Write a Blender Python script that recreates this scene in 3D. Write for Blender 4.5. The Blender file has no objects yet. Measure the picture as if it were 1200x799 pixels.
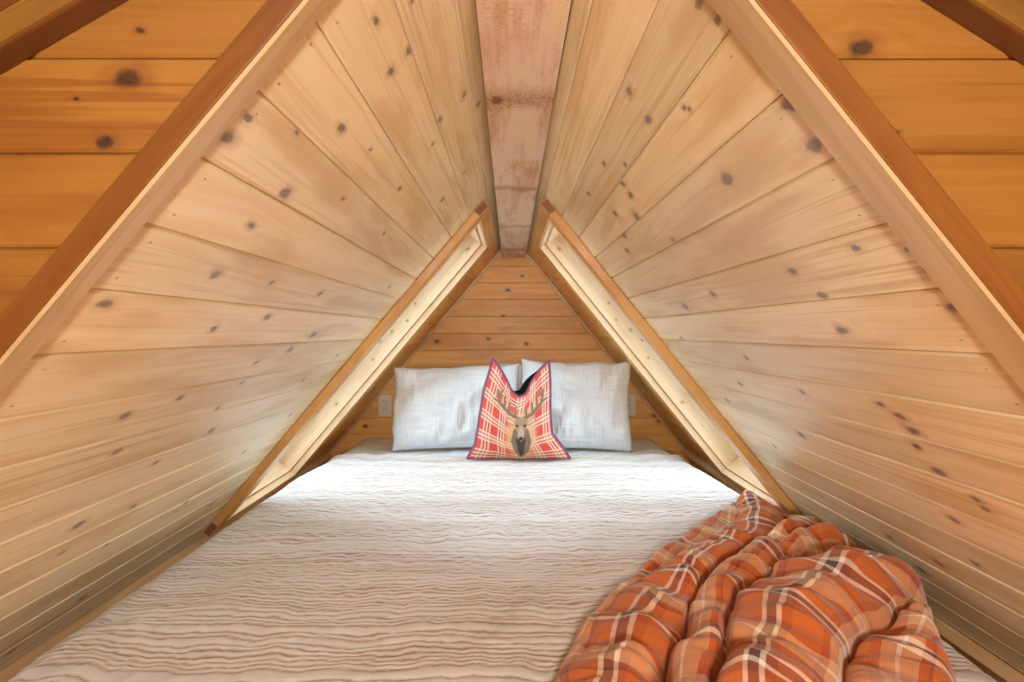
import bpy, bmesh, math, random
import numpy as np
from mathutils import Vector, Matrix

# ------------------------------------------------------------------ camera, sky, daylight, exposure
SC = bpy.context.scene
COL = SC.collection
R = math.radians

cam_d = bpy.data.cameras.new('camera')
cam_d.sensor_width = 36.0
cam_d.lens = 36.0 * 533 / 1200
cam_d.shift_x = 2 / 1200
cam_d.shift_y = -10.5 / 1200
cam_d.clip_start = 0.02
cam = bpy.data.objects.new('camera', cam_d)
cam.location = (0, 0, 0)
cam.rotation_euler = (R(90), 0, 0)
COL.objects.link(cam)
SC.camera = cam

world = bpy.data.worlds.new('overcast_sky')
SC.world = world
world.use_nodes = True
bgn = world.node_tree.nodes['Background']
bgn.inputs[0].default_value = (0.71, 0.85, 1.0, 1)
bgn.inputs[1].default_value = 2.15

SC.view_settings.view_transform = 'Standard'
SC.view_settings.look = 'None'
SC.view_settings.exposure = 1.05
SC.view_settings.gamma = 1.0
SC.view_settings.use_curve_mapping = False

SKY_L = 2.15             # brightness of the overcast sky
DAY_COL = (0.71, 0.85, 1.0)
FILL_E = 96.0           # added fill lamp, unseen behind the viewer
FILL_COL = (1.0, 0.955, 0.86)

# ------------------------------------------------------------------ the place's measures (camera at the origin, looking along +Y)
TH = {-1: R(49.8), 1: R(51.1)}          # pitch of the two roof slopes
DD = {-1: 0.335, 1: 0.347}              # their distance from the sight line
FLOOR = -0.75
BACK = 2.51
FRONT = 0.42
NAMES = {-1: 'left', 1: 'right'}


def frame(side):
    S, C = math.sin(TH[side]), math.cos(TH[side])
    n = Vector((side * S, 0, C))          # outwards
    t = Vector((side * C, 0, -S))         # down the slope
    return n, t


def roof(side, Y, s, d=0.0):
    """point on a roof slope: depth Y, s down the slope, d inwards from the lining"""
    n, t = frame(side)
    p = n * (DD[side] - d) + t * s
    return Vector((p.x, Y, p.z))


def window_light(side, ymid, smid, ylen, slen):
    l = bpy.data.lights.new('daylight', 'AREA')
    l.shape = 'RECTANGLE'
    l.size = ylen
    l.size_y = slen
    l.energy = SKY_L * math.pi * ylen * slen
    l.color = DAY_COL
    o = bpy.data.objects.new('daylight', l)
    n, t = frame(side)
    z = n                                  # lamp shines along its -Z
    y = t
    x = y.cross(z)
    m = Matrix((x, y, z)).transposed().to_4x4()
    m.translation = roof(side, ymid, smid, -0.50)
    o.matrix_world = m
    COL.objects.link(o)


WIN = {-1: (1.44, 1.99, -0.262, 1.112), 1: (1.405, 1.965, -0.250, 1.070)}   # outer edge of the casing
CW = 0.045                                                                  # casing width
for sd in (-1, 1):
    a, b, c, d = WIN[sd]
    window_light(sd, (a + b) / 2, (c + d) / 2, (b - a) + 1.3, (d - c) + 1.2)

# ------------------------------------------------------------------ helpers


def tag(o, label=None, cat=None, group=None, kind=None):
    if label: o['label'] = label
    if cat: o['category'] = cat
    if group: o['group'] = group
    if kind: o['kind'] = kind
    return o


def link(name, me, mat=None, parent=None, smooth=False):
    o = bpy.data.objects.new(name, me)
    COL.objects.link(o)
    if mat: me.materials.append(mat)
    if parent: o.parent = parent
    if smooth:
        me.polygons.foreach_set('use_smooth', [True] * len(me.polygons))
    return o


def mesh(name, verts, faces):
    me = bpy.data.meshes.new(name)
    me.from_pydata([tuple(v) for v in verts], [], faces)
    bm = bmesh.new(); bm.from_mesh(me)
    bmesh.ops.recalc_face_normals(bm, faces=bm.faces)
    bm.to_mesh(me); bm.free()
    me.update()
    return me


def empty(name, loc=(0, 0, 0)):
    o = bpy.data.objects.new(name, None)
    o.empty_display_size = 0.05
    o.location = loc
    COL.objects.link(o)
    return o


class MB:
    def __init__(self):
        self.v = []; self.f = []

    def hexa(self, p):                     # eight corners, bottom four then top four
        b = len(self.v); self.v += [tuple(q) for q in p]
        self.f += [tuple(b + i for i in q) for q in ((0, 3, 2, 1), (4, 5, 6, 7), (0, 1, 5, 4), (1, 2, 6, 5), (2, 3, 7, 6), (3, 0, 4, 7))]

    def box(self, x0, x1, y0, y1, z0, z1):
        self.hexa([(x0, y0, z0), (x1, y0, z0), (x1, y1, z0), (x0, y1, z0), (x0, y0, z1), (x1, y0, z1), (x1, y1, z1), (x0, y1, z1)])

    def slope_box(self, side, y0, y1, s0, s1, d0, d1):
        self.hexa([roof(side, y0, s0, d0), roof(side, y1, s0, d0), roof(side, y1, s1, d0), roof(side, y0, s1, d0),
                   roof(side, y0, s0, d1), roof(side, y1, s0, d1), roof(side, y1, s1, d1), roof(side, y0, s1, d1)])

    def prism_xz(self, poly, y0, y1):
        b = len(self.v); n = len(poly)
        self.v += [(x, y0, z) for x, z in poly] + [(x, y1, z) for x, z in poly]
        self.f += [tuple(b + i for i in range(n)), tuple(b + n + i for i in reversed(range(n)))]
        self.f += [(b + i, b + (i + 1) % n, b + n + (i + 1) % n, b + n + i) for i in range(n)]

    def build(self, name, mat, parent=None, bevel=0.0, smooth=False):
        me = mesh(name, self.v, self.f)
        if bevel:
            bm = bmesh.new(); bm.from_mesh(me)
            bmesh.ops.bevel(bm, geom=bm.edges[:], offset=bevel, segments=2, profile=0.6, affect='EDGES')
            bm.to_mesh(me); bm.free()
        return link(name, me, mat, parent, smooth)


_perm = np.random.RandomState(5).rand(256, 256)


def vnoise(x, y, seed=0):
    """smooth value noise in [-1, 1], numpy arrays"""
    x = np.asarray(x, float) + seed * 17.31; y = np.asarray(y, float) + seed * 9.77
    xi = np.floor(x).astype(int); yi = np.floor(y).astype(int)
    fx = x - xi; fy = y - yi
    fx = fx * fx * (3 - 2 * fx); fy = fy * fy * (3 - 2 * fy)
    g = lambda a, b: _perm[a & 255, b & 255]
    v = (g(xi, yi) * (1 - fx) + g(xi + 1, yi) * fx) * (1 - fy) + (g(xi, yi + 1) * (1 - fx) + g(xi + 1, yi + 1) * fx) * fy
    return v * 2 - 1


def sstep(a, b, x):
    t = np.clip((x - a) / (b - a), 0, 1)
    return t * t * (3 - 2 * t)


# ------------------------------------------------------------------ materials
class NT:
    def __init__(self, name):
        self.m = bpy.data.materials.new(name); self.m.use_nodes = True
        self.t = self.m.node_tree; self.b = self.t.nodes['Principled BSDF']

    def n(self, kind, **kw):
        nd = self.t.nodes.new(kind)
        for k, v in kw.items(): setattr(nd, k, v)
        return nd

    def set(self, sock, v):
        if isinstance(v, bpy.types.NodeSocket): self.t.links.new(v, sock)
        else: sock.default_value = v

    def math(self, op, a, b=0.0, c=0.0, clamp=False):
        nd = self.n('ShaderNodeMath', operation=op); nd.use_clamp = clamp
        self.set(nd.inputs[0], a); self.set(nd.inputs[1], b); self.set(nd.inputs[2], c)
        return nd.outputs[0]

    def vec(self, op, a, b=(0, 0, 0), out=0):
        nd = self.n('ShaderNodeVectorMath', operation=op)
        self.set(nd.inputs[0], a); self.set(nd.inputs[1], b)
        return nd.outputs[out]

    def ramp(self, fac, stops, interp='LINEAR'):
        nd = self.n('ShaderNodeValToRGB'); cr = nd.color_ramp; cr.interpolation = interp
        while len(cr.elements) < len(stops): cr.elements.new(0.5)
        for e, (p, c) in zip(cr.elements, stops):
            e.position = p; e.color = (*c, 1) if len(c) == 3 else c
        self.set(nd.inputs[0], fac)
        return nd.outputs[0]

    def mix(self, fac, a, b, mode='MIX'):
        nd = self.n('ShaderNodeMix', data_type='RGBA', blend_type=mode)
        self.set(nd.inputs[0], fac)
        for s, v in ((nd.inputs[6], a), (nd.inputs[7], b)):
            self.set(s, (*v, 1) if isinstance(v, tuple) and len(v) == 3 else v)
        return nd.outputs[2]

    def maprange(self, v, a, b, c=0.0, d=1.0, smooth=True):
        nd = self.n('ShaderNodeMapRange', interpolation_type='SMOOTHSTEP' if smooth else 'LINEAR')
        for i, q in enumerate((v, a, b, c, d)): self.set(nd.inputs[i], q)
        return nd.outputs[0]

    def noise(self, vec, scale, detail=3.0, rough=0.5, out=0):
        nd = self.n('ShaderNodeTexNoise')
        self.set(nd.inputs['Vector'], vec); self.set(nd.inputs['Scale'], scale)
        self.set(nd.inputs['Detail'], detail); self.set(nd.inputs['Roughness'], rough)
        return nd.outputs[out]

    def bump(self, h, strength, dist):
        nd = self.n('ShaderNodeBump')
        self.set(nd.inputs['Strength'], strength); self.set(nd.inputs['Distance'], dist); self.set(nd.inputs['Height'], h)
        self.set(self.b.inputs['Normal'], nd.outputs[0])


KN = 7      # knots a board can carry


def wood(name, pale, mid, dark, knot_core, knot_halo, knots=True, rough=0.30, rough_sawn=False, scale=1.0):
    """boards: local x runs along the grain, y across it; knots come from the board's own properties"""
    w = NT(name)
    tc = w.n('ShaderNodeTexCoord').outputs['Object']
    seed = w.n('ShaderNodeAttribute', attribute_type='OBJECT', attribute_name='seed').outputs['Fac']
    off = w.n('ShaderNodeCombineXYZ')
    w.set(off.inputs[0], w.math('MULTIPLY', seed, 13.7)); w.set(off.inputs[1], w.math('MULTIPLY', seed, 7.1)); w.set(off.inputs[2], w.math('MULTIPLY', seed, 3.3))
    p = w.vec('ADD', tc, off.outputs[0])
    dmin = None
    if knots:
        wob = w.vec('SUBTRACT', w.noise(p, 60.0, 2.0, out=1), (0.5, 0.5, 0.5))
        q = w.vec('ADD', tc, w.vec('MULTIPLY', wob, (0.010, 0.007, 0.0)))
        for i in range(KN):
            k = w.n('ShaderNodeAttribute', attribute_type='OBJECT', attribute_name='knot%d' % i).outputs['Vector']
            sep = w.n('ShaderNodeSeparateXYZ'); w.set(sep.inputs[0], k)
            dv = w.vec('MULTIPLY', w.vec('SUBTRACT', q, k), (0.80, 1.12, 0.0))
            d = w.math('DIVIDE', w.vec('LENGTH', dv, out=1), sep.outputs[2])
            dmin = d if dmin is None else w.math('MINIMUM', dmin, d)
    # long wavy grain
    warp = w.noise(w.vec('MULTIPLY', p, (2.2 * scale, 9.0 * scale, 4.0)), 1.0, 2.0)
    g = w.vec('ADD', w.vec('MULTIPLY', p, (1.6 * scale, 34.0 * scale, 10.0)), (0, 0, 0))
    gadd = w.n('ShaderNodeCombineXYZ'); w.set(gadd.inputs[1], w.math('MULTIPLY', warp, 4.2))
    if knots:
        bend = w.maprange(dmin, 0.6, 5.0, 1.2, 0.0)
        w.set(gadd.inputs[0], bend)
    g = w.vec('ADD', g, gadd.outputs[0])
    grain = w.noise(g, 1.0, 4.0, 0.55)
    fine = w.noise(w.vec('MULTIPLY', p, (7.0, 260.0, 60.0)), 1.0, 3.0, 0.6)
    broad = w.noise(w.vec('MULTIPLY', p, (0.9, 4.0, 2.0)), 1.0, 2.0)
    streak = w.noise(w.vec('MULTIPLY', w.vec('ADD', p, w.vec('MULTIPLY', gadd.outputs[0], (0.0, 0.006, 0.0))), (2.6, 120.0, 20.0)), 1.0, 3.0, 0.6)
    v = w.math('ADD', w.math('MULTIPLY', grain, 0.62), w.math('ADD', w.math('MULTIPLY', streak, 0.34), w.math('ADD', w.math('MULTIPLY', fine, 0.10), w.math('MULTIPLY', broad, 0.30))))
    v = w.math('MULTIPLY', v, 0.855)
    col = w.ramp(v, [(0.37, dark), (0.465, mid), (0.575, pale), (0.8, pale)])
    lines = w.math('MULTIPLY', w.maprange(streak, 0.50, 0.64, 0.0, 0.66), w.maprange(broad, 0.36, 0.60, 0.35, 1.0))
    col = w.mix(lines, col, dark)
    patch = w.noise(w.vec('MULTIPLY', p, (3.5, 15.0, 5.0)), 1.0, 3.0, 0.5)
    col = w.mix(w.maprange(patch, 0.47, 0.66, 0.0, 0.62), col, dark)
    tone = w.math('ADD', 0.90, w.math('MULTIPLY', w.math('FRACT', w.math('MULTIPLY', seed, 5.37)), 0.20))
    col = w.mix(1.0, col, w.n('ShaderNodeCombineColor').outputs[0], 'MULTIPLY')
    cc = col.node.inputs[7].links[0].from_node
    for i in range(3): w.set(cc.inputs[i], tone)
    if knots:
        halo = w.maprange(dmin, 0.8, 2.7, 0.62, 0.0)
        core = w.maprange(dmin, 0.50, 1.25, 0.95, 0.0)
        ring = w.maprange(w.noise(w.vec('MULTIPLY', tc, (190, 260, 1)), 1.0, 2.0), 0.35, 0.7, 0.82, 1.0)
        col = w.mix(w.math('MULTIPLY', halo, w.maprange(w.noise(w.vec('MULTIPLY', p, (30, 90, 1)), 1.0, 2.0), 0.3, 0.65, 0.25, 1.0)), col, knot_halo)
        col = w.mix(w.math('MULTIPLY', core, ring), col, knot_core)
    w.set(w.b.inputs['Base Color'], col)
    w.set(w.b.inputs['Roughness'], rough)
    w.set(w.b.inputs['Specular IOR Level'], 0.75)
    if rough_sawn:
        h = w.noise(w.vec('MULTIPLY', p, (240, 70, 60)), 1.0, 4.0, 0.7)
        w.bump(h, 0.5, 0.004)
    else:
        w.bump(w.math('ADD', w.math('MULTIPLY', fine, 0.5), w.math('MULTIPLY', grain, 0.4)), 0.10, 0.002)
    return w.m


M = {}
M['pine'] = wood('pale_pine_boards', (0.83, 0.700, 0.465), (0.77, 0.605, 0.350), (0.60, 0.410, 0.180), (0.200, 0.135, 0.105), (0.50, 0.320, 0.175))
M['honey'] = wood('honey_boards', (0.90, 0.50, 0.155), (0.84, 0.415, 0.105), (0.66, 0.280, 0.055), (0.050, 0.022, 0.010), (0.34, 0.135, 0.035), rough=0.45)
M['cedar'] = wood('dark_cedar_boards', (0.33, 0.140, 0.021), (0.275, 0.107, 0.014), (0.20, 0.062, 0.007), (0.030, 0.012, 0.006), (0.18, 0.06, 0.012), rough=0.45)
M['trim'] = wood('trim_board', (0.74, 0.50, 0.26), (0.66, 0.41, 0.19), (0.50, 0.28, 0.11), (0, 0, 0), (0, 0, 0), knots=False)
M['jamb'] = wood('jamb_board', (0.94, 0.70, 0.45), (0.90, 0.64, 0.385), (0.78, 0.51, 0.27), (0.36, 0.25, 0.17), (0.62, 0.43, 0.24))
M['redtrim'] = wood('brown_trim_board', (0.235, 0.088, 0.019), (0.19, 0.064, 0.012), (0.14, 0.041, 0.007), (0, 0, 0), (0, 0, 0), knots=False)
M['casing'] = wood('shaded_casing_board', (0.68, 0.39, 0.14), (0.60, 0.315, 0.095), (0.47, 0.21, 0.05), (0, 0, 0), (0, 0, 0), knots=False)  # orange-brown puts the shade on the window casings into their colour
M['edge'] = wood('lit_edge_board', (0.60, 0.43, 0.23), (0.51, 0.345, 0.175), (0.40, 0.245, 0.11), (0, 0, 0), (0, 0, 0), knots=False)  # pale for the window-lit inner edge of the opening trim
M['trim_shade'] = wood('shaded_trim_board', (0.11, 0.034, 0.009), (0.085, 0.024, 0.006), (0.06, 0.016, 0.004), (0, 0, 0), (0, 0, 0), knots=False)
M['tan'] = wood('lit_trim_face', (0.26, 0.130, 0.024), (0.21, 0.098, 0.017), (0.15, 0.062, 0.010), (0, 0, 0), (0, 0, 0), knots=False)  # lit front of the ceiling trim, put in as colour
M['endgrain'] = wood('end_grain', (0.26, 0.085, 0.03), (0.20, 0.06, 0.02), (0.14, 0.04, 0.012), (0, 0, 0), (0, 0, 0), knots=False)


def beam_mat():
    """rough sawn timber: pale, mottled pink and tan, with brown knot bands"""
    w = NT('rough_sawn_beam')
    p = w.n('ShaderNodeTexCoord').outputs['Object']
    blot = w.noise(w.vec('MULTIPLY', p, (5.0, 16.0, 9.0)), 1.0, 4.0, 0.6)
    streak = w.noise(w.vec('MULTIPLY', p, (3.0, 70.0, 40.0)), 1.0, 3.0, 0.6)
    speck = w.noise(w.vec('MULTIPLY', p, (330.0, 150.0, 150.0)), 1.0, 3.0, 0.65)
    v = w.math('ADD', w.math('MULTIPLY', blot, 0.7), w.math('MULTIPLY', streak, 0.3))
    col = w.ramp(v, [(0.36, (0.54, 0.34, 0.19)), (0.46, (0.69, 0.48, 0.33)), (0.54, (0.76, 0.60, 0.48)), (0.64, (0.79, 0.61, 0.39))])
    sep = w.n('ShaderNodeSeparateXYZ'); w.set(sep.inputs[0], p)
    wv = w.math('MULTIPLY', w.math('SUBTRACT', blot, 0.5), 0.09)
    xs = w.math('ADD', sep.outputs[0], wv)
    band = None
    for x_, wd, st in ((-0.64, 0.055, 0.9), (-0.14, 0.035, 0.85), (0.32, 0.04, 0.6), (0.78, 0.05, 0.7), (-1.1, 0.03, 0.7)):
        b = w.maprange(w.math('ABSOLUTE', w.math('SUBTRACT', xs, x_)), 0.0, wd, st, 0.0)
        band = b if band is None else w.math('MAXIMUM', band, b)
    col = w.mix(w.math('MULTIPLY', band, w.maprange(speck, 0.40, 0.62, 1.0, 0.35)), col, (0.36, 0.16, 0.07))
    dots = w.math('MULTIPLY', w.maprange(speck, 0.44, 0.32, 0.0, 0.7), w.maprange(blot, 0.62, 0.42, 0.15, 1.0))
    col = w.mix(dots, col, (0.34, 0.16, 0.075))
    # a sound knot at the edge
    dv = w.vec('LENGTH', w.vec('MULTIPLY', w.vec('SUBTRACT', p, (-0.64, 0.043, 0.0)), (55.0, 75.0, 0.0)), out=1)
    col = w.mix(w.maprange(w.math('ADD', dv, w.math('MULTIPLY', speck, 0.6)), 0.7, 1.5, 0.9, 0.0), col, (0.22, 0.075, 0.035))
    w.set(w.b.inputs['Base Color'], col)
    w.set(w.b.inputs['Roughness'], 0.9)
    w.bump(w.math('ADD', speck, streak), 0.5, 0.003)
    return w.m


M['beam'] = beam_mat()



def plain(name, col, rough=0.6, **kw):
    w = NT(name)
    n1 = w.noise(w.n('ShaderNodeTexCoord').outputs['Object'], 40.0, 3.0)
    w.set(w.b.inputs['Base Color'], w.mix(n1, tuple(c * 0.93 for c in col), tuple(min(1, c * 1.05) for c in col)))
    w.set(w.b.inputs['Roughness'], rough)
    for k, v in kw.items(): w.set(w.b.inputs[k], v)
    return w.m


M['sheathing'] = plain('sheathing', (0.42, 0.24, 0.10), 0.8)
M['outlet'] = plain('outlet_plastic', (0.80, 0.72, 0.58), 0.35)
M['slot'] = plain('outlet_slot', (0.10, 0.08, 0.06), 0.6)
M['metal'] = plain('dark_metal', (0.05, 0.045, 0.04), 0.4, Metallic=0.8)
M['mattress'] = plain('mattress_ticking', (0.78, 0.77, 0.74), 0.9)


def glass():
    w = NT('window_glass')
    out = w.t.nodes['Material Output']
    tr = w.n('ShaderNodeBsdfTransparent'); gl = w.n('ShaderNodeBsdfGlossy'); fr = w.n('ShaderNodeFresnel'); mx = w.n('ShaderNodeMixShader')
    tr.inputs[0].default_value = (0.94, 0.97, 0.96, 1); gl.inputs[1].default_value = 0.02; fr.inputs[0].default_value = 1.45
    w.t.links.new(fr.outputs[0], mx.inputs[0]); w.t.links.new(tr.outputs[0], mx.inputs[1]); w.t.links.new(gl.outputs[0], mx.inputs[2])
    w.t.links.new(mx.outputs[0], out.inputs[0])
    return w.m


M['glass'] = glass()


def fill_lamp_mat():
    w = NT('fill_globe')
    w.set(w.b.inputs['Base Color'], (0.9, 0.85, 0.75, 1))
    w.set(w.b.inputs['Emission Color'], (*FILL_COL, 1)); w.set(w.b.inputs['Emission Strength'], FILL_E)
    return w.m


M['globe'] = fill_lamp_mat()


def quilt_mat():
    w = NT('striped_quilt_cloth')
    st = w.n('ShaderNodeAttribute', attribute_name='stripe').outputs['Fac']
    tc = w.n('ShaderNodeTexCoord').outputs['Object']
    n1 = w.noise(tc, 25.0, 3.0)
    base = w.mix(n1, (0.62, 0.595, 0.575), (0.71, 0.69, 0.675))
    line = w.mix(w.noise(w.vec('MULTIPLY', tc, (9, 40, 1)), 1.0, 2.0), (0.27, 0.145, 0.07), (0.42, 0.26, 0.155))
    w.set(w.b.inputs['Base Color'], w.mix(st, base, line))
    w.set(w.b.inputs['Roughness'], 0.92)
    w.set(w.b.inputs['Sheen Weight'], 0.15)
    w.bump(w.noise(w.vec('MULTIPLY', tc, (420, 420, 420)), 1.0, 2.0), 0.12, 0.001)
    return w.m


M['quilt'] = quilt_mat()


def gauze_mat(name, c0, c1, strength=0.5):
    w = NT(name)
    tc = w.n('ShaderNodeUVMap', uv_map='cloth').outputs[0]
    wob = w.noise(w.vec('MULTIPLY', tc, (9, 9, 1)), 1.0, 2.0)
    a = w.noise(w.vec('MULTIPLY', tc, (95, 9, 1)), 1.0, 2.5)
    b = w.noise(w.vec('MULTIPLY', tc, (7, 80, 1)), 1.0, 2.5)
    h = w.math('ADD', w.math('MULTIPLY', a, w.maprange(wob, 0.35, 0.65)), w.math('MULTIPLY', b, w.maprange(wob, 0.65, 0.35)))
    w.set(w.b.inputs['Base Color'], w.mix(w.maprange(h, 0.25, 0.75), c0, c1))
    w.set(w.b.inputs['Roughness'], 0.95)
    w.set(w.b.inputs['Sheen Weight'], 0.1)
    w.bump(h, strength, 0.016)
    return w.m


M['gauze'] = gauze_mat('crinkled_gauze', (0.70, 0.735, 0.77), (0.80, 0.835, 0.865))
M['gauze_plain'] = gauze_mat('plain_white_gauze', (0.80, 0.83, 0.86), (0.86, 0.89, 0.92), 0.25)


def sheet_mat():
    w = NT('white_sheet')
    tc = w.n('ShaderNodeTexCoord').outputs['Object']
    w.set(w.b.inputs['Base Color'], w.mix(w.noise(tc, 12.0), (0.76, 0.79, 0.82), (0.80, 0.83, 0.86)))
    w.set(w.b.inputs['Roughness'], 0.9)
    w.bump(w.noise(w.vec('MULTIPLY', tc, (14, 40, 10)), 1.0, 3.0), 0.25, 0.01)
    return w.m


M['sheet'] = sheet_mat()


def vcol_mat(name, rough=0.9):
    w = NT(name)
    c = w.n('ShaderNodeAttribute', attribute_name='print').outputs['Color']
    tc = w.n('ShaderNodeTexCoord').outputs['Object']
    w.set(w.b.inputs['Base Color'], c)
    w.set(w.b.inputs['Roughness'], rough)
    w.bump(w.noise(w.vec('MULTIPLY', tc, (500, 500, 500)), 1.0, 2.0), 0.2, 0.001)
    return w.m


M['cushion'] = vcol_mat('printed_cushion_cloth')
M['piping'] = plain('purple_piping_cloth', (0.20, 0.055, 0.10), 0.9)
M['darkback'] = plain('dark_green_backing', (0.018, 0.030, 0.024), 0.95)


def plaid_mat():
    w = NT('rust_plaid_flannel')
    uv = w.n('ShaderNodeUVMap', uv_map='plaid').outputs[0]
    sep = w.n('ShaderNodeSeparateXYZ'); w.set(sep.inputs[0], uv)
    rust = (0.56, 0.135, 0.022); rust2 = (0.41, 0.072, 0.014); white = (0.86, 0.74, 0.63); peach = (0.66, 0.37, 0.20); brown = (0.105, 0.042, 0.036); dk = (0.17, 0.032, 0.015)
    sett = [(0.0, rust), (0.17, rust2), (0.24, white), (0.275, brown), (0.345, white), (0.38, rust), (0.56, dk), (0.585, rust2), (0.64, peach), (0.75, white), (0.775, peach), (0.86, rust2), (0.93, rust)]
    outs = []
    for i, per in ((0, 0.20), (1, 0.225)):
        f = w.math('FRACT', w.math('DIVIDE', sep.outputs[i], per))
        outs.append(w.ramp(f, sett, 'CONSTANT'))
    tw = w.math('FRACT', w.math('MULTIPLY', w.math('ADD', sep.outputs[0], sep.outputs[1]), 260.0))
    fac = w.math('ADD', 0.36, w.math('MULTIPLY', tw, 0.28))
    col = w.mix(fac, outs[0], outs[1])
    w.set(w.b.inputs['Base Color'], col)
    w.set(w.b.inputs['Roughness'], 0.9)
    w.set(w.b.inputs['Sheen Weight'], 0.25)
    tc = w.n('ShaderNodeTexCoord').outputs['Object']
    w.bump(w.noise(w.vec('MULTIPLY', tc, (60, 60, 60)), 1.0, 4.0, 0.6), 0.35, 0.006)
    return w.m


M['plaid'] = plaid_mat()

# ------------------------------------------------------------------ boards
rng = random.Random(11)


def board_mesh(L, W, T, ch=0.0028, end=None):
    """a V-grooved board: x along, y across, z towards the room (face at z=0, back at -T).
    end = function(y) -> (x0, x1) for boards cut at a slant"""
    h = W / 2 - 0.0003
    prof = [(-h, -T), (-h, -ch), (-h + ch, 0.0), (h - ch, 0.0), (h, -ch), (h, -T)]
    v = []
    for k in (0, 1):
        for y, z in prof:
            x0, x1 = end(y) if end else (-L / 2, L / 2)
            v.append(((x0, x1)[k], y, z))
    n = len(prof)
    f = [tuple(range(n)), tuple(range(2 * n - 1, n - 1, -1))] + [(i, (i + 1) % n, n + (i + 1) % n, n + i) for i in range(n)]
    return mesh('plank', v, f)


def board(parent, me, m, mat, knots=(), name='plank'):
    o = link(name, me, mat, parent)
    o.matrix_local = m
    o['seed'] = rng.random() * 10
    inv = m.inverted()
    ks = []
    for p, r in knots:
        q = inv @ p
        ks.append((q.x, q.y, r))
    for i in range(KN):
        o['knot%d' % i] = ks[i] if i < len(ks) else (99.0, 99.0, 0.001)
    return o


def mat4(x, y, z, loc):
    m = Matrix((x, y, z)).transposed().to_4x4()
    m.translation = loc
    return m


def relocal(o, x, y, loc=(0, 0, 0)):
    """give a board built in room coordinates its own axes: x along the grain, y across"""
    x = Vector(x).normalized(); y = Vector(y).normalized()
    m = mat4(x, y, x.cross(y), Vector(loc))
    o.data.transform(m.inverted())
    if o.parent: o.matrix_basis = o.parent.matrix_basis.inverted() @ m
    else: o.matrix_basis = m
    return o


# ------------------------------------------------------------------ the sloping plank walls
JOINT = {-1: [-.325, -.285, -.199, -.108, -.021, .064, .147, .230, .314, .399, .483, .566, .650, .733, .818, .901, .983, 1.064, 1.147, 1.262],
         1: [-.298, -.264, -.178, -.094, -.014, .066, .147, .228, .309, .389, .469, .544, .619, .698, .777, .857, .937, 1.017, 1.097, 1.241]}
KNOT = {-1: [(0.451, 0.006, 0.0053), (0.446, 0.033, 0.0072), (0.582, 0.05, 0.0096), (0.571, 0.108, 0.0054), (0.584, -0.06, 0.0069), (0.713, 0.01, 0.005), (0.86, -0.072, 0.006), (0.95, 0.012, 0.0045), (0.502, -0.166, 0.0047), (0.588, -0.157, 0.0055), (0.587, -0.192, 0.0055), (0.528, -0.22, 0.0037), (0.809, -0.269, 0.0076), (0.887, -0.298, 0.0062), (0.799, -0.205, 0.0075), (0.844, -0.173, 0.004), (1.103, -0.223, 0.0052), (1.108, -0.139, 0.0078), (0.678, -0.073, 0.0032), (0.581, 0.188, 0.0082), (0.712, 0.183, 0.005), (0.896, 0.184, 0.0063), (0.466, 0.246, 0.0066), (0.665, 0.277, 0.0062), (0.781, 0.25, 0.0073), (1.023, 0.291, 0.0096), (0.973, 0.333, 0.0091), (0.874, 0.36, 0.0061), (0.728, 0.421, 0.0068), (0.635, 0.436, 0.0074), (0.682, 0.518, 0.0064), (0.924, 0.546, 0.0087), (0.885, 0.413, 0.0062), (0.876, 0.475, 0.0062), (0.818, 0.591, 0.0058), (0.867, 0.719, 0.0061), (0.742, 0.695, 0.0087), (0.89, 0.828, 0.0042), (0.981, 1.033, 0.0092), (0.869, 1.082, 0.0082), (0.761, 0.767, 0.0054), (1.103, 0.825, 0.0052), (0.522, -0.017, 0.0037), (1.25, 0.12, 0.007), (1.30, 0.37, 0.006), (1.20, 0.45, 0.007), (1.33, 0.60, 0.007), (1.21, 0.70, 0.006), (1.3, 0.93, 0.007)],
        1: [(0.446, -0.135, 0.0052), (0.440, -0.109, 0.0051), (0.647, -0.161, 0.0076), (0.655, -0.113, 0.0077), (0.571, -0.082, 0.004), (0.564, -0.075, 0.004), (0.595, 0.023, 0.0112), (0.445, 0.045, 0.0094), (0.881, -0.141, 0.0062), (0.811, -0.103, 0.0057), (0.872, -0.086, 0.0082), (0.877, -0.06, 0.0082), (0.925, -0.02, 0.0108), (1.056, -0.01, 0.0120), (1.108, 0.024, 0.0078), (0.854, 0.058, 0.006), (1.067, -0.137, 0.0075), (1.127, -0.157, 0.0053), (1.244, -0.155, 0.0126), (1.011, -0.059, 0.0095), (0.612, 0.174, 0.0072), (0.436, -0.003, 0.0091), (0.491, 0.164, 0.0058), (0.436, 0.177, 0.005), (0.433, 0.205, 0.006), (0.593, 0.219, 0.0083), (0.87, 0.186, 0.0082), (1.037, 0.205, 0.0097), (0.61, 0.276, 0.0086), (0.438, 0.25, 0.0059), (0.649, 0.413, 0.0061), (0.63, 0.430, 0.0074), (0.627, 0.455, 0.0088), (0.644, 0.488, 0.0075), (0.642, 0.532, 0.009), (0.832, 0.42, 0.0059), (0.94, 0.348, 0.0066), (1.076, 0.438, 0.0076), (0.611, 0.568, 0.0057), (0.609, 0.584, 0.0057), (0.973, 0.562, 0.0091), (0.694, 0.648, 0.0081), (0.73, 0.757, 0.0069), (0.839, 0.828, 0.0098), (0.949, 0.831, 0.0089), (0.925, 0.902, 0.0087), (1.22, 0.30, 0.006), (1.25, 0.52, 0.008), (1.18, 0.66, 0.006)]}
PT = 0.018        # board thickness
Y0, Y1 = 0.431, 2.51


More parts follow.
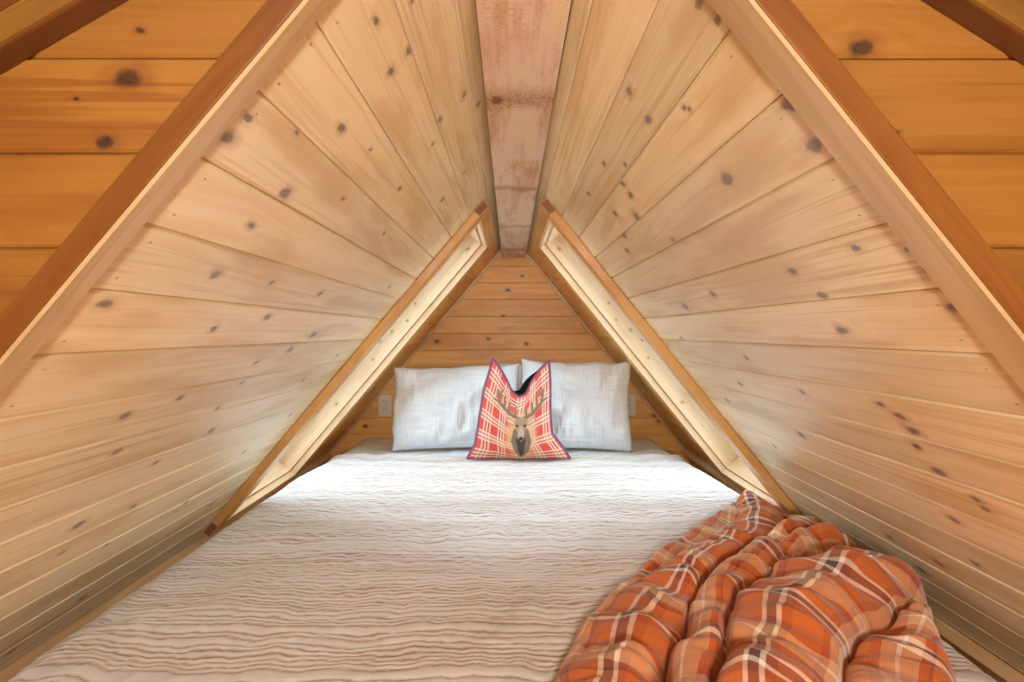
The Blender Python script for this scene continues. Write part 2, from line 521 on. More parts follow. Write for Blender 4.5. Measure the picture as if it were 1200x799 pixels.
def rects(a, b, side):
    """a plank strip [a,b] along the slope, cut around the window opening"""
    w0, w1, o0, o1 = WIN[side]
    w0 += CW; w1 -= CW; o0 += CW; o1 -= CW
    if b <= o0 or a >= o1:
        return [(Y0, Y1, a, b)]
    out = [(Y0, w0, a, b), (w1, Y1, a, b)]
    if o0 - a > 0.012: out.append((w0, w1, a, o0))
    if b - o1 > 0.012: out.append((w0, w1, o1, b))
    return out


for sd in (-1, 1):
    n, t = frame(sd)
    z = -n
    x = t.cross(z)
    w0, w1, o0, o1 = WIN[sd]
    sh = MB()
    sA, sB = JOINT[sd][0] - 0.10, JOINT[sd][-1] + 0.03
    for (ya, yb, sa, sb) in ((0.46, w0 + CW, sA, sB), (w1 - CW, 2.56, sA, sB), (w0 + CW, w1 - CW, sA, o0 + CW), (w0 + CW, w1 - CW, o1 - CW, sB)):
        sh.slope_box(sd, ya, yb, sa, sb, -PT - 0.001, -PT - 0.06)
    wall = sh.build('wall_' + NAMES[sd], M['sheathing'])
    tag(wall, kind='structure')
    wall['label'] = 'sloping wall of pale knotty pine boards ' + ('with the plaid throw lying against it' if sd > 0 else 'with no blanket against it')
    J = JOINT[sd]
    for a, b in zip(J[:-1], J[1:]):
        for (ya, yb, sa, sb) in rects(a, b, sd):
            m = mat4(x, t, z, roof(sd, (ya + yb) / 2, (sa + sb) / 2, rng.uniform(-0.0006, 0.0008)))
            ks = [(roof(sd, ky, ks_, 0), kr) for ky, ks_, kr in KNOT[sd] if ya <= ky <= yb and sa <= ks_ < sb]
            if ya > 1.5:
                ks = [(roof(sd, rng.uniform(ya, yb), rng.uniform(sa, sb)), 0.007)]
            if ya < 0.5:
                for sn in (sa + 0.018, sb - 0.018):
                    if len(ks) < KN: ks.append((roof(sd, 0.455 + rng.uniform(-.004, .004), sn), 0.0011))
            board(wall, board_mesh(yb - ya - 0.001, sb - sa, PT), m, M['honey'] if ya > 1.9 else M['pine'], ks)  # boards past the window take the honey colour for their shade

# ------------------------------------------------------------------ roof windows with their casings
for sd in (-1, 1):
    w0, w1, o0, o1 = WIN[sd]
    i0, i1, p0, p1 = w0 + CW, w1 - CW, o0 + CW, o1 - CW        # opening
    win = empty('window_1' if sd < 0 else 'window_2', roof(sd, (w0 + w1) / 2, o1, 0))
    tag(win, 'tall narrow roof window in a pine frame ' + ('above the bare side of the bed' if sd < 0 else 'beside the plaid throw'), kind='structure')
    base = Vector(win.location)
    n, t = frame(sd); z = -n
    yv = Vector((0, 1, 0))

    def piece(name, ya, yb, sa, sb, d0, d1, mat, along_y, bev=0.0):
        """one board of the window; local x along the board"""
        c = roof(sd, (ya + yb) / 2, (sa + sb) / 2, (d0 + d1) / 2)
        if along_y: xa, ya_ = (yv if (yv.cross(t)).dot(z) > 0 else -yv), t
        else: xa = t; ya_ = z.cross(xa)
        za_ = z
        if name == 'jamb': ya_ = z; za_ = xa.cross(z)
        m = mat4(xa, ya_, za_, c)
        mb = MB(); mb.slope_box(sd, ya, yb, sa, sb, d0, d1)
        inv = m.inverted()
        mb.v = [tuple(inv @ Vector(v)) for v in mb.v]
        o = mb.build(name, mat, win, bevel=bev)
        mm = m.copy(); mm.translation = m.translation - base
        o.matrix_local = mm
        o['seed'] = rng.random() * 10
        for i in range(KN): o['knot%d' % i] = (99.0, 99.0, 0.001)
        if name == 'jamb' and not along_y and ya > 1.6:
            pass
        return o

    CT = 0.026
    for (ya, yb) in ((w0, i0), (i1, w1)):
        piece('casing', ya, yb, p0, p1, 0.0008, CT, M['casing'], False, 0.0015)
    for (sa, sb) in ((o0, p0), (p1, o1)):
        c = piece('casing', w0, w1, sa, sb, 0.0008, CT, M['casing'], True, 0.0015)
        e = piece('end_grain', w0 - 0.0012, w0 - 0.0002, sa + 0.002, sb - 0.002, 0.003, CT - 0.002, M['endgrain'], True)
        wl = e.matrix_basis.copy()
        e.parent = c
        e.matrix_basis = c.matrix_basis.inverted() @ wl
    JT = 0.016; JD = -0.17
    g0, g1 = 0.003, CT + 0.0005          # added pale strip for the casing's window-lit inner edge, a fine shadow gap behind it
    piece('lit_edge_strip', i1 - 0.010, i1 - 0.0004, p0, p1, g0, g1, M['jamb'], False)
    piece('lit_edge_strip', i0 + 0.0004, i0 + 0.010, p0, p1, g0, g1, M['jamb'], False)
    piece('lit_edge_strip', i0 + 0.0102, i1 - 0.0102, p0 + 0.0004, p0 + 0.010, g0, g1, M['jamb'], True)
    piece('lit_edge_strip', i0 + 0.0102, i1 - 0.0102, p1 - 0.010, p1 - 0.0004, g0, g1, M['jamb'], True)
    j1 = piece('jamb', i0, i0 + JT, p0, p1, 0.0, JD, M['jamb'], False)
    j2 = piece('jamb', i1 - JT, i1, p0, p1, 0.0, JD, M['jamb'], False)
    piece('jamb', i0 + JT, i1 - JT, p0, p0 + JT, -0.0005, JD, M['jamb'], True)
    piece('jamb', i0 + JT, i1 - JT, p1 - JT, p1, 0.0, JD, M['jamb'], True)
    # knots of the far jamb board
    inv = j2.matrix_basis.inverted()
    for k, (fr, dd, rr) in enumerate(((0.05, -0.03, 0.008), (0.30, -0.05, 0.005), (0.36, -0.03, 0.005), (0.42, -0.05, 0.006), (0.47, -0.06, 0.005), (0.53, -0.035, 0.005), (0.72, -0.03, 0.006))):
        s = p0 + (p1 - p0) * fr
        q = inv @ (roof(sd, i1 - JT, s, dd) - base)
        j2['knot%d' % k] = (q.x, q.y, rr)
    # sash and pane
    a0, a1, b0, b1 = i0 + JT, i1 - JT, p0 + JT, p1 - JT
    sw = 0.035
    for (ya, yb, sa, sb, al) in ((a0, a0 + sw, b0, b1, False), (a1 - sw, a1, b0, b1, False), (a0 + sw, a1 - sw, b0, b0 + sw, True), (a0 + sw, a1 - sw, b1 - sw, b1, True)):
        piece('sash', ya, yb, sa, sb, -0.125, -0.16, M['jamb'], al, 0.002)
    piece('pane', a0 + sw - 0.004, a1 - sw + 0.004, b0 + sw - 0.004, b1 - sw + 0.004, -0.140, -0.145, M['glass'], True)

# ------------------------------------------------------------------ back wall
bw = MB()
bw.box(-1.35, 1.35, BACK + PT + 0.001, BACK + 0.08, FLOOR - 0.02, 0.62)
wall_back = bw.build('wall_back', M['sheathing'])
tag(wall_back, 'honey coloured plank gable wall behind the pillows', kind='structure')
BZ = [FLOOR, -0.655, -0.565, -0.475, -0.385, -0.290, -0.194, -0.098, -0.009, 0.086, 0.180, 0.272, 0.364, 0.456, 0.55]
BK = [(0.066, 0.311, .008), (-0.014, 0.231, .008), (-0.038, 0.089, .007), (-0.122, -0.038, .008), (-0.405, -0.052, .011), (0.089, -0.066, .008), (-0.80, -0.52, .010), (0.80, -0.46, .012), (0.82, -0.49, .010)]


def xedge(side, z_, d=0.0):
    """x of the roof lining at height z_"""
    S, C = math.sin(TH[side]), math.cos(TH[side])
    return side * (DD[side] - d - C * z_) / S


for a, b in zip(BZ[:-1], BZ[1:]):
    mid = (a + b) / 2
    if xedge(1, a) - xedge(-1, a) < 0.05: continue
    # local x = +X world, local y = +Z world, local z = -Y world (towards the camera)
    fn = lambda y, mid=mid: (xedge(-1, mid + y), max(xedge(-1, mid + y) + 0.002, xedge(1, mid + y)))
    m = mat4(Vector((1, 0, 0)), Vector((0, 0, 1)), Vector((0, -1, 0)), Vector((0, BACK + rng.uniform(-.0005, .0005), mid)))
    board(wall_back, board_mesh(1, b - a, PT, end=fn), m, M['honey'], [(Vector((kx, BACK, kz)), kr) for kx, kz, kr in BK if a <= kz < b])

# thin corner strips between back wall and slopes
for sd in (-1, 1):
    mb = MB(); mb.slope_box(sd, BACK - 0.013, BACK - 0.0008, JOINT[sd][0] + 0.03, JOINT[sd][-1] - 0.01, 0.001, 0.013)
    o = mb.build('trim_%d' % (1 if sd < 0 else 2), M['trim'])
    tag(o, 'thin pine corner strip at the %s' % ('gable end behind the plain outlet side' if sd < 0 else 'gable end behind the throw side'), kind='structure')
    o['seed'] = 2.0 + sd
    relocal(o, frame(sd)[1], (0, 1, 0), roof(sd, BACK, 0.5))

# ------------------------------------------------------------------ front wall around the loft opening, and its trims
CS = {-1: (math.tan(R(30.2)), 0.5101), 1: (math.tan(R(32.3)), 0.5450)}     # shallow ceiling: z = b - k|x|
XW = 1.55


def ceil_z(side, x, up=0.0):
    k, b = CS[side]
    return b - k * abs(x) + up


wf = MB()
for sd in (-1, 1):
    k, b = CS[sd]
    zt = 0.44
    top_x = (b - zt) / k
    pts = [(xedge(sd, FLOOR, -0.02), FLOOR), (sd * XW, FLOOR), (sd * XW, ceil_z(sd, XW, 0.035)), (sd * 0.13, ceil_z(sd, 0.13, 0.035)), (xedge(sd, ceil_z(sd, 0.13) - 0.03, -0.02), ceil_z(sd, 0.13) - 0.03)]
    if sd < 0: pts.reverse()
    wf.prism_xz(pts, FRONT + PT + 0.001, FRONT + PT + 0.022)
wall_front = wf.build('wall_front', M['sheathing'])
tag(wall_front, 'dark honey plank wall around the triangular sleeping nook opening', kind='structure')
FZ = [round(0.166 + 0.0878 * k, 4) for k in range(-11, 5)]
FK = {-1: [(-0.353, 0.234, .0110), (-0.374, 0.175, .0075), (-0.341, 0.279, .0035), (-0.40, 0.215, .0025)], 1: [(0.324, 0.262, .0095), (0.355, 0.184, .003), (0.45, 0.02, 0.006)]}
for sd in (-1, 1):
    k, b = CS[sd]
    for a, c in zip(FZ[:-1], FZ[1:]):
        a_ = max(a, FLOOR)
        mid = (a_ + c) / 2

        def fn(y, mid=mid, sd=sd):
            zz = mid + y
            xi = xedge(sd, zz, -0.012)
            xo = min(XW, max(0.0, (CS[sd][1] + 0.024 - zz) / CS[sd][0]))
            if sd < 0: return (-max(xo, abs(xi) + 0.003), xi)
            return (xi, max(xo, xi + 0.003))
        zb = mid - (c - a_) / 2
        if (b - zb) / k < abs(xedge(sd, zb)) + 0.01: continue
        m = mat4(Vector((1, 0, 0)), Vector((0, 0, 1)), Vector((0, -1, 0)), Vector((0, FRONT + rng.uniform(-.0006, .0006), mid)))
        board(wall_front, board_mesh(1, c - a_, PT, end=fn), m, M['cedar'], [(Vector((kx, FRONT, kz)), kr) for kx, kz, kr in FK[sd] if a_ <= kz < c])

for sd in (-1, 1):
    # trim along the sloping opening: shade painted brown, lit edge a pale strip
    yf = 0.408 if sd < 0 else 0.395
    mb = MB(); mb.slope_box(sd, yf, FRONT + 0.0095, -0.29, JOINT[sd][-1], 0.0, -0.024)
    o = mb.build('trim_%d' % (3 if sd < 0 else 4), M['redtrim'], bevel=0.001)
    tag(o, 'board edging the nook opening, face browned for shade, ' + ('on the side without the throw' if sd < 0 else 'on the side of the throw'), kind='structure')
    o['seed'] = 4.0 + sd
    relocal(o, frame(sd)[1], frame(sd)[0], roof(sd, yf, 0.5))
    mb = MB(); mb.slope_box(sd, yf + 0.0008, FRONT + 0.011, -0.288, JOINT[sd][-1], 0.0003, 0.0045)
    e = mb.build('lit_edge_strip', M['edge'], o); e['seed'] = 1.0
    relocal(e, frame(sd)[1], (0, 1, 0), roof(sd, yf, 0.5))
    # trim under the shallow ceiling, underside shade painted dark, lit front tan
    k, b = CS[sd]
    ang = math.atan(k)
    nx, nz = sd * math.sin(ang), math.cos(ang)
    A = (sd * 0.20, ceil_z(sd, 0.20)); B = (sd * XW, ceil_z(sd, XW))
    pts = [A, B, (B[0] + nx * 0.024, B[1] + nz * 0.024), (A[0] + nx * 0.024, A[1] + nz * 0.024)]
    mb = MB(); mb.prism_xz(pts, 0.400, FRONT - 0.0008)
    o = mb.build('trim_%d' % (5 if sd < 0 else 6), M['trim_shade'], bevel=0.001)
    tag(o, 'strip coloured dark for shade where the front plank wall meets the low ceiling', kind='structure')
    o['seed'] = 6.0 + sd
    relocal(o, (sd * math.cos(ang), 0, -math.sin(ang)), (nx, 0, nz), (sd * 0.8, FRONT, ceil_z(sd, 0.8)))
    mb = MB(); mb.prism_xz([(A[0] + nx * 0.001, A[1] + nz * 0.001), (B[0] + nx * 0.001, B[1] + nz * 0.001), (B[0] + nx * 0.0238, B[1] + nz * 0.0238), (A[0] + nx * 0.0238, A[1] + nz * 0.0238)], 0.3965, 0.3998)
    e = mb.build('lit_face_strip', M['tan'], o); e['seed'] = 3.0 + sd  # added strip standing for the lit front face of the trim
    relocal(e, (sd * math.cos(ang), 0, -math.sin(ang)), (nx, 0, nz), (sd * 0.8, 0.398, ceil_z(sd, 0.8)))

# ------------------------------------------------------------------ front room shell behind the camera
YR = -2.1
mb = MB()
for sd in (-1, 1):
    k, b = CS[sd]
    ang = math.atan(k); nx, nz = sd * math.sin(ang), math.cos(ang)
    A = (sd * 0.0 + 0.014, b - k * 0.014 * sd); B = (sd * (XW + 0.05), ceil_z(sd, XW + 0.05))
    pts = [(A[0] + nx * 0.0245, A[1] + nz * 0.0245), (B[0] + nx * 0.0245, B[1] + nz * 0.0245), (B[0] + nx * 0.06, B[1] + nz * 0.06), (A[0] + nx * 0.06, A[1] + nz * 0.06)]
    mb.prism_xz(pts, YR, FRONT + 0.05)
ceiling = mb.build('ceiling', M['redtrim']); ceiling['seed'] = 3.0
tag(ceiling, 'low stained board ceiling over the front of the loft', kind='structure')
mb = MB()
mb.box(-1.7, 1.7, YR, BACK + 0.06, FLOOR - 0.05, FLOOR)
floor = mb.build('floor', M['honey'])
tag(floor, 'plank loft floor under the mattress', kind='structure')
floor['seed'] = 1.0
for i in range(KN): floor['knot%d' % i] = (99.0, 99.0, 0.001)
mb = MB(); mb.box(-XW - 0.06, -XW, YR, FRONT + 0.04, FLOOR, ceil_z(-1, XW) + 0.04)
o = mb.build('wall_side_left', M['redtrim']); o['seed'] = 5.0; tag(o, 'low stained knee wall of the loft, hidden side', kind='structure')
mb = MB(); mb.box(XW, XW + 0.06, YR, FRONT + 0.04, FLOOR, ceil_z(1, XW) + 0.04)
o = mb.build('wall_side_right', M['redtrim']); o['seed'] = 5.5; tag(o, 'low stained knee wall of the loft, throw side', kind='structure')
mb = MB(); mb.prism_xz([(-XW, FLOOR), (XW, FLOOR), (XW, ceil_z(1, XW) + .03), (0.014, 0.56), (-XW, ceil_z(-1, XW) + .03)], YR - 0.05, YR)
o = mb.build('wall_rear', M['redtrim']); o['seed'] = 6.5; tag(o, 'stained gable wall opposite the sleeping nook', kind='structure')

# baseboards at the foot of the slopes
for sd in (-1, 1):
    mb = MB(); mb.slope_box(sd, 0.47, BACK - 0.001, JOINT[sd][-1] - (0.112 if sd < 0 else 0.135), JOINT[sd][-1] - 0.022, 0.001, 0.030)
    o = mb.build('baseboard_' + NAMES[sd], M['trim'], bevel=0.002)
    tag(o, 'pine board along the foot of the sloping wall ' + ('away from the throw' if sd < 0 else 'beside the throw'), kind='structure')
    o['seed'] = 7.0 + sd
    relocal(o, (0, 1, 0), frame(sd)[0], roof(sd, 1.4, JOINT[sd][-1]))

# ------------------------------------------------------------------ ridge beam
BXc = 0.018
mb = MB()
za, zb = 0.443, 0.408
yA, yB = YR + 0.01, BACK - 0.002
zA = za + (za - zb) / (BACK - 0.6) * (0.6 - yA)
hb = 0.0645
top = 0.475
v = [(BXc - hb, yA, zA), (BXc + hb, yA, zA), (BXc + hb, yB, zb), (BXc - hb, yB, zb), (BXc - hb, yA, top + .03), (BXc + hb, yA, top + .03), (BXc + hb, yB, top), (BXc - hb, yB, top)]
loc = Vector((BXc, 1.5, zb))
# local x along the beam
rot = Matrix((Vector((0, 1, 0)), Vector((-1, 0, 0)), Vector((0, 0, 1)))).transposed().to_4x4()
m = rot.copy(); m.translation = loc
inv = m.inverted()
mb.hexa([inv @ Vector(q) for q in v])
beam = mb.build('ridge_beam', M['beam'], bevel=0.003)
beam.matrix_world = m
beam['seed'] = 4.4
tag(beam, 'rough sawn pale timber ridge beam running overhead to the gable wall', 'beam')

# ------------------------------------------------------------------ bed
BX = -0.014
ZT = -0.56


def bed_profile(a, hw, ztop, r, zlow):
    """a = signed distance over the bed from its middle; returns x, z (flat, rounded edge, hanging side)"""
    s = np.sign(a); q = np.abs(a)
    flat = hw - r
    arc = r * math.pi / 2
    th = np.clip((q - flat) / r, 0, math.pi / 2)
    x = np.where(q <= flat, q, flat + r * np.sin(th))
    z = np.where(q <= flat, ztop, ztop - r * (1 - np.cos(th)))
    z = np.where(q > flat + arc, ztop - r - (q - flat - arc), z)
    return BX + s * x, np.maximum(z, zlow)


def grid_mesh(name, X, Y, Z):
    r, c = X.shape
    v = np.stack([X, Y, Z], -1).reshape(-1, 3)
    idx = np.arange(r * c).reshape(r, c)
    q = np.stack([idx[:-1, :-1], idx[:-1, 1:], idx[1:, 1:], idx[1:, :-1]], -1).reshape(-1, 4)
    me = bpy.data.meshes.new(name)
    me.vertices.add(len(v)); me.vertices.foreach_set('co', v.ravel())
    me.loops.add(q.size); me.loops.foreach_set('vertex_index', q.ravel())
    me.polygons.add(len(q)); me.polygons.foreach_set('loop_start', np.arange(0, q.size, 4)); me.polygons.foreach_set('loop_total', np.full(len(q), 4))
    me.update(calc_edges=True); me.validate()
    me.polygons.foreach_set('use_smooth', [True] * len(q))
    return me, q


# mattress
mb = MB(); mb.box(BX - 0.775, BX + 0.775, 0.50, 2.475, FLOOR + 0.001, ZT - 0.022)
matt = mb.build('mattress', M['mattress'], bevel=0.035)
tag(matt, 'mattress lying on the loft floor under the striped quilt', 'mattress')

# white sheet
ns, nr = 150, 46
a = np.linspace(-0.93, 0.93, ns); yy = np.linspace(1.85, 2.482, nr)
A, YY = np.meshgrid(a, yy)
X, Z = bed_profile(A, 0.795, ZT - 0.010, 0.075, FLOOR + 0.012)
wr = 0.004 * vnoise(X * 9, YY * 14, 3) + 0.003 * vnoise(X * 25, YY * 22, 4)
Z = Z + wr + 0.012 * sstep(1.94, 2.04, YY) - 0.05 * sstep(2.40, 2.482, YY)
Z = np.maximum(Z, FLOOR + 0.012)
me, _ = grid_mesh('sheet', X, YY, Z)
sheet = link('bed_sheet', me, M['sheet'])
sheet.modifiers.new('thick', 'SOLIDIFY').thickness = 0.004
tag(sheet, 'smooth white bed sheet showing between the quilt and the pillows', 'sheet')

# striped quilt
rq = np.random.RandomState(3)
lines = [0.40]
while lines[-1] < 2.16:
    lines.append(lines[-1] + rq.choice([0.0095, 0.0115, 0.0145, 0.019, 0.025, 0.013], p=[.26, .2, .18, .14, .08, .14]))
lines = np.array(lines)
nc, nr = 330, 780
a = np.linspace(-0.99, 0.99, nc)
tt = np.linspace(0, 1, nr)
yb0 = np.linspace(0.475, 2.020, nr)
A, YY = np.meshgrid(a, yb0)
edge = 0.012 * vnoise(A * 6, A * 0 + 2.2, 8) * sstep(1.85, 2.02, YY)
YY2 = YY + edge
hw = 0.827 + 0.012 * vnoise(YY * 3.0, np.sign(A) * 3.3, 6) * sstep(0.5, 0.8, np.abs(A)) - 0.02 * sstep(1.75, 2.02, YY)
X, Z = bed_profile(A, hw, ZT, 0.062, FLOOR + 0.02)
# wavy rows
Yw = YY2 + 0.009 * vnoise(A * 6, YY * 4.5, 1) + 0.0058 * vnoise(A * 17, YY * 14, 2) + 0.0040 * vnoise(A * 38, YY * 40, 12) + 0.0016 * vnoise(A * 90, YY * 90, 16)
ridge = np.exp(-((A - 0.08 - (YY - 0.95) * 0.55) / 0.035) ** 2) * sstep(0.72, 0.9, YY) * (1 - sstep(1.5, 1.8, YY))
Yw += 0.010 * ridge
k = np.clip(np.searchsorted(lines, Yw.ravel()), 1, len(lines) - 1).reshape(Yw.shape)
lo, hi = lines[k - 1], lines[k]
f = np.clip((Yw - lo) / (hi - lo), 0, 1)
wdt = hi - lo
dl = np.minimum(Yw - lo, hi - Yw)
puff = np.sqrt(np.clip(1 - (2 * f - 1) ** 2, 0, 1))
ru = vnoise(A * 42, k * 3.7, 9) * 0.6 + vnoise(A * 85, k * 5.1, 10) * 0.5
H = puff * (0.0026 + 0.075 * wdt) + puff * ru * 0.0028
H += 0.0045 * vnoise(A * 6, YY * 9, 5) + 0.003 * vnoise(A * 16, YY * 13, 7) + 0.008 * ridge
H += 0.006 * vnoise(A * 14, YY * 2.0, 13) * sstep(1.78, 1.98, YY)
H += 0.010 * np.exp(-((YY - 2.004) / 0.02) ** 2)
lw = 0.0021 + 0.0009 * (vnoise(A * 8, k * 2.3, 11))
stripe = np.exp(-(dl / np.maximum(lw, 0.0009)) ** 2)
strong = 0.45 + 0.55 * (vnoise(k * 1.7, k * 0.0 + 1.5, 14) > -0.35)
stripe = np.clip(stripe * strong, 0, 1)
side = sstep(0.78, 0.86, np.abs(A))
Z = Z + H * (1 - side * 0.8) + 0.004
X = X + np.sign(A) * H * side * 0.8
ftail = 1 - sstep(0.475, 0.53, YY)
Z = Z - 0.16 * ftail ** 2
Z = np.maximum(Z, FLOOR + 0.014)
me, q = grid_mesh('quilt', X, YY2, Z)
at = me.attributes.new('stripe', 'FLOAT', 'POINT'); at.data.foreach_set('value', stripe.ravel())
quilt = link('striped_quilt', me, M['quilt'])
tag(quilt, 'off-white quilt with thin brown ruched stripes spread over the bed', 'quilt')


# ------------------------------------------------------------------ pillows
def pillow(name, w, h, th, loc, tilt, yaw, roll, mat, seed, label, group=None):
    n1, n2 = 56, 44
    u = np.linspace(-1, 1, n1); v = np.linspace(-1, 1, n2)
    U, V = np.meshgrid(u, v)
    edge = np.clip((1 - np.abs(U) ** 2.6), 0, 1) ** 0.55 * np.clip((1 - np.abs(V) ** 2.4), 0, 1) ** 0.55
    # pinched corners and drawn-in sides
    xx = U * w / 2 * (1 - 0.045 * (1 - V ** 2)); zz = V * h / 2 * (1 - 0.05 * (1 - U ** 2))
    sag = 0.02 * (1 - U ** 2) * np.where(V > 0, V, 0)
    zz = zz - sag * vnoise(U * 1.3, V * 0, seed) + 0.008 * vnoise(U * 4, V * 0 + 0.5, seed + 6) * np.clip(V, 0, 1)
    xx = xx + 0.008 * vnoise(V * 3.5, U * 0 + 0.5, seed + 7) * np.abs(U)
    bump = 0.014 * vnoise(U * 2.5, V * 2.5, seed) + 0.009 * vnoise(U * 6, V * 5, seed + 1) + 0.006 * vnoise(U * 15, V * 4, seed + 2)
    flop = 0.012 * vnoise(U * 2, V * 1.5, seed + 4)
    front = -(edge * th * 0.55 + bump * edge) + flop
    back = edge * th * 0.45 + flop
    verts = []; faces = []; uvs = []
    for s, D in ((0, front), (1, back)):
        b = len(verts)
        verts += list(zip(xx.ravel(), D.ravel(), zz.ravel()))
        uvs += list(zip((U.ravel() * w / 2), (V.ravel() * h / 2)))
        for j in range(n2 - 1):
            for i in range(n1 - 1):
                p = b + j * n1 + i
                f = (p, p + 1, p + n1 + 1, p + n1)
                faces.append(f if s == 0 else f[::-1])
    me = bpy.data.meshes.new(name)
    me.from_pydata(verts, [], faces)
    uvl = me.uv_layers.new(name='cloth')
    vi = np.empty(len(me.loops), int); me.loops.foreach_get('vertex_index', vi)
    uvl.data.foreach_set('uv', np.array(uvs)[vi].ravel())
    bm = bmesh.new(); bm.from_mesh(me); bmesh.ops.remove_doubles(bm, verts=bm.verts, dist=1e-5); bm.to_mesh(me); bm.free()
    o = link(name, me, mat, None, True)
    o.location = loc
    o.rotation_euler = (tilt, roll, yaw)
    tag(o, label, 'pillow', group)
    return o


pillow('pillow', 0.60, 0.395, 0.16, (-0.258, 2.150, -0.355), R(-7), R(2), R(-0.8), M['gauze'], 21, 'crinkled white pillow leaning beside the wholly visible outlet, behind the cushion')
pillow('pillow', 0.525, 0.422, 0.16, (0.306, 2.150, -0.343), R(-7), R(-2), R(1.2), M['gauze'], 27, 'crinkled white pillow in front of the partly hidden outlet')
pillow('pillow', 0.56, 0.395, 0.11, (0.175, 2.335, -0.346), R(-9), R(0), R(-0.5), M['gauze_plain'], 33, 'white pillow almost hidden behind the other two')

# ------------------------------------------------------------------ plaid cushion with a stag print
cush = empty('plaid_cushion', (0.036, 1.945, ZT + 0.019))
tag(cush, 'red and cream tartan cushion with a stag head print and dented top', 'cushion')


def poly_in(px, py, poly):
    c = np.zeros(px.shape, bool)
    n = len(poly)
    for i in range(n):
        x1, y1 = poly[i]; x2, y2 = poly[(i + 1) % n]
        cond = ((y1 > py) != (y2 > py)) & (px < (x2 - x1) * (py - y1) / (y2 - y1 + 1e-12) + x1)
        c ^= cond
    return c


def seg_d(px, py, a, b):
    ax, ay = a; bx, by = b
    t_ = np.clip(((px - ax) * (bx - ax) + (py - ay) * (by - ay)) / ((bx - ax) ** 2 + (by - ay) ** 2), 0, 1)
    return np.hypot(px - ax - t_ * (bx - ax), py - ay - t_ * (by - ay))


def interp_curve(pts, t_):
    p = np.array(pts); d = np.r_[0, np.cumsum(np.hypot(*np.diff(p, axis=0).T))]; d /= d[-1]
    return np.interp(t_, d, p[:, 0]), np.interp(t_, d, p[:, 1])


def smooth_curve(pts, n=200, it=10):
    x, y = interp_curve(pts, np.linspace(0, 1, n))
    for _ in range(it):
        x[1:-1] = (x[:-2] + 2 * x[1:-1] + x[2:]) / 4; y[1:-1] = (y[:-2] + 2 * y[1:-1] + y[2:]) / 4
    return list(zip(x, y))


TOP = smooth_curve([(-0.112, 0.425), (-0.085, 0.392), (-0.05, 0.33), (-0.028, 0.282), (0.002, 0.262), (0.03, 0.274), (0.055, 0.325), (0.09, 0.375), (0.135, 0.418)], it=6)
TOPB = smooth_curve([(-0.112, 0.425), (-0.085, 0.390), (-0.05, 0.328), (-0.022, 0.280), (0.004, 0.285), (0.028, 0.325), (0.05, 0.348), (0.09, 0.378), (0.135, 0.418)], it=6)
LEFT = smooth_curve([(-0.222, 0.0), (-0.188, 0.06), (-0.172, 0.16), (-0.152, 0.29), (-0.112, 0.425)], it=12)
RIGHT = smooth_curve([(0.222, 0.0), (0.185, 0.055), (0.145, 0.105), (0.138, 0.20), (0.14, 0.33), (0.135, 0.418)], it=12)
BOT = smooth_curve([(-0.222, 0.0), (-0.1, 0.004), (0.0, 0.0), (0.1, 0.003), (0.222, 0.0)])
NU = 150


def coons(top):
    u = np.linspace(0, 1, NU); v = np.linspace(0, 1, NU)
    tx, ty = interp_curve(top, u); bx, by = interp_curve(BOT, u); lx, ly = interp_curve(LEFT, v); rx, ry = interp_curve(RIGHT, v)
    U, V = np.meshgrid(u, v)
    X = (1 - V) * bx + V * tx + (1 - U) * lx[:, None] + U * rx[:, None] - ((1 - U) * (1 - V) * bx[0] + U * (1 - V) * bx[-1] + (1 - U) * V * tx[0] + U * V * tx[-1])
    Z = (1 - V) * by + V * ty + (1 - U) * ly[:, None] + U * ry[:, None] - ((1 - U) * (1 - V) * by[0] + U * (1 - V) * by[-1] + (1 - U) * V * ty[0] + U * V * ty[-1])
    return U, V, X, Z


U, V, CX, CZ = coons(TOP)
ed = (np.clip(1 - np.abs(2 * U - 1) ** 2.6, 0, 1) * np.clip(1 - np.abs(2 * V - 1) ** 2.6, 0, 1)) ** 0.55
chop = np.exp(-((U - 0.5) / 0.16) ** 2) * sstep(0.62, 1.0, V)
LEAN = 0.13
CY = -(ed * 0.072 * (1 - 0.5 * chop)) - 0.022 * chop + CZ * LEAN + 0.004 * vnoise(U * 7, V * 7, 41) * ed
# fabric colours, painted as the print
fu, fv = U * 0.44, V * 0.44
col = np.zeros(U.shape + (3,)); col[:] = (0.60, 0.066, 0.052)
cream = np.array((0.72, 0.56, 0.40)); maroon = np.array((0.34, 0.035, 0.05))


def bands(t_, per=0.088):
    f_ = (t_ / per) % 1.0
    cr = ((f_ > 0.50) & (f_ < 0.60)) | ((f_ > 0.68) & (f_ < 0.80)) | ((f_ > 0.88) & (f_ < 0.98))
    mr = (f_ > 0.60) & (f_ < 0.68) | (f_ > 0.80) & (f_ < 0.88)
    return cr.astype(float), mr.astype(float)


for t_ in (fu + 0.012, fv + 0.030):
    cr, mr = bands(t_)
    col = col * (1 - 0.72 * cr[..., None]) + cream * 0.72 * cr[..., None]
    col = col * (1 - 0.45 * mr[..., None]) + maroon * 0.45 * mr[..., None]
# stag print, in cushion metres around the print's middle
gx, gz = CX - 0.008, CZ - 0.118
halo = np.exp(-np.clip((np.hypot(gx / 0.066, (gz + 0.012) / 0.088)), 0, 9) ** 6)
col = col * (1 - 0.92 * halo[..., None]) + np.array((0.66, 0.40, 0.20)) * 0.92 * halo[..., None]


def paint(mask, c, a=1.0):
    global col
    m_ = mask.astype(float)[..., None] * a
    col = col * (1 - m_) + np.array(c) * m_


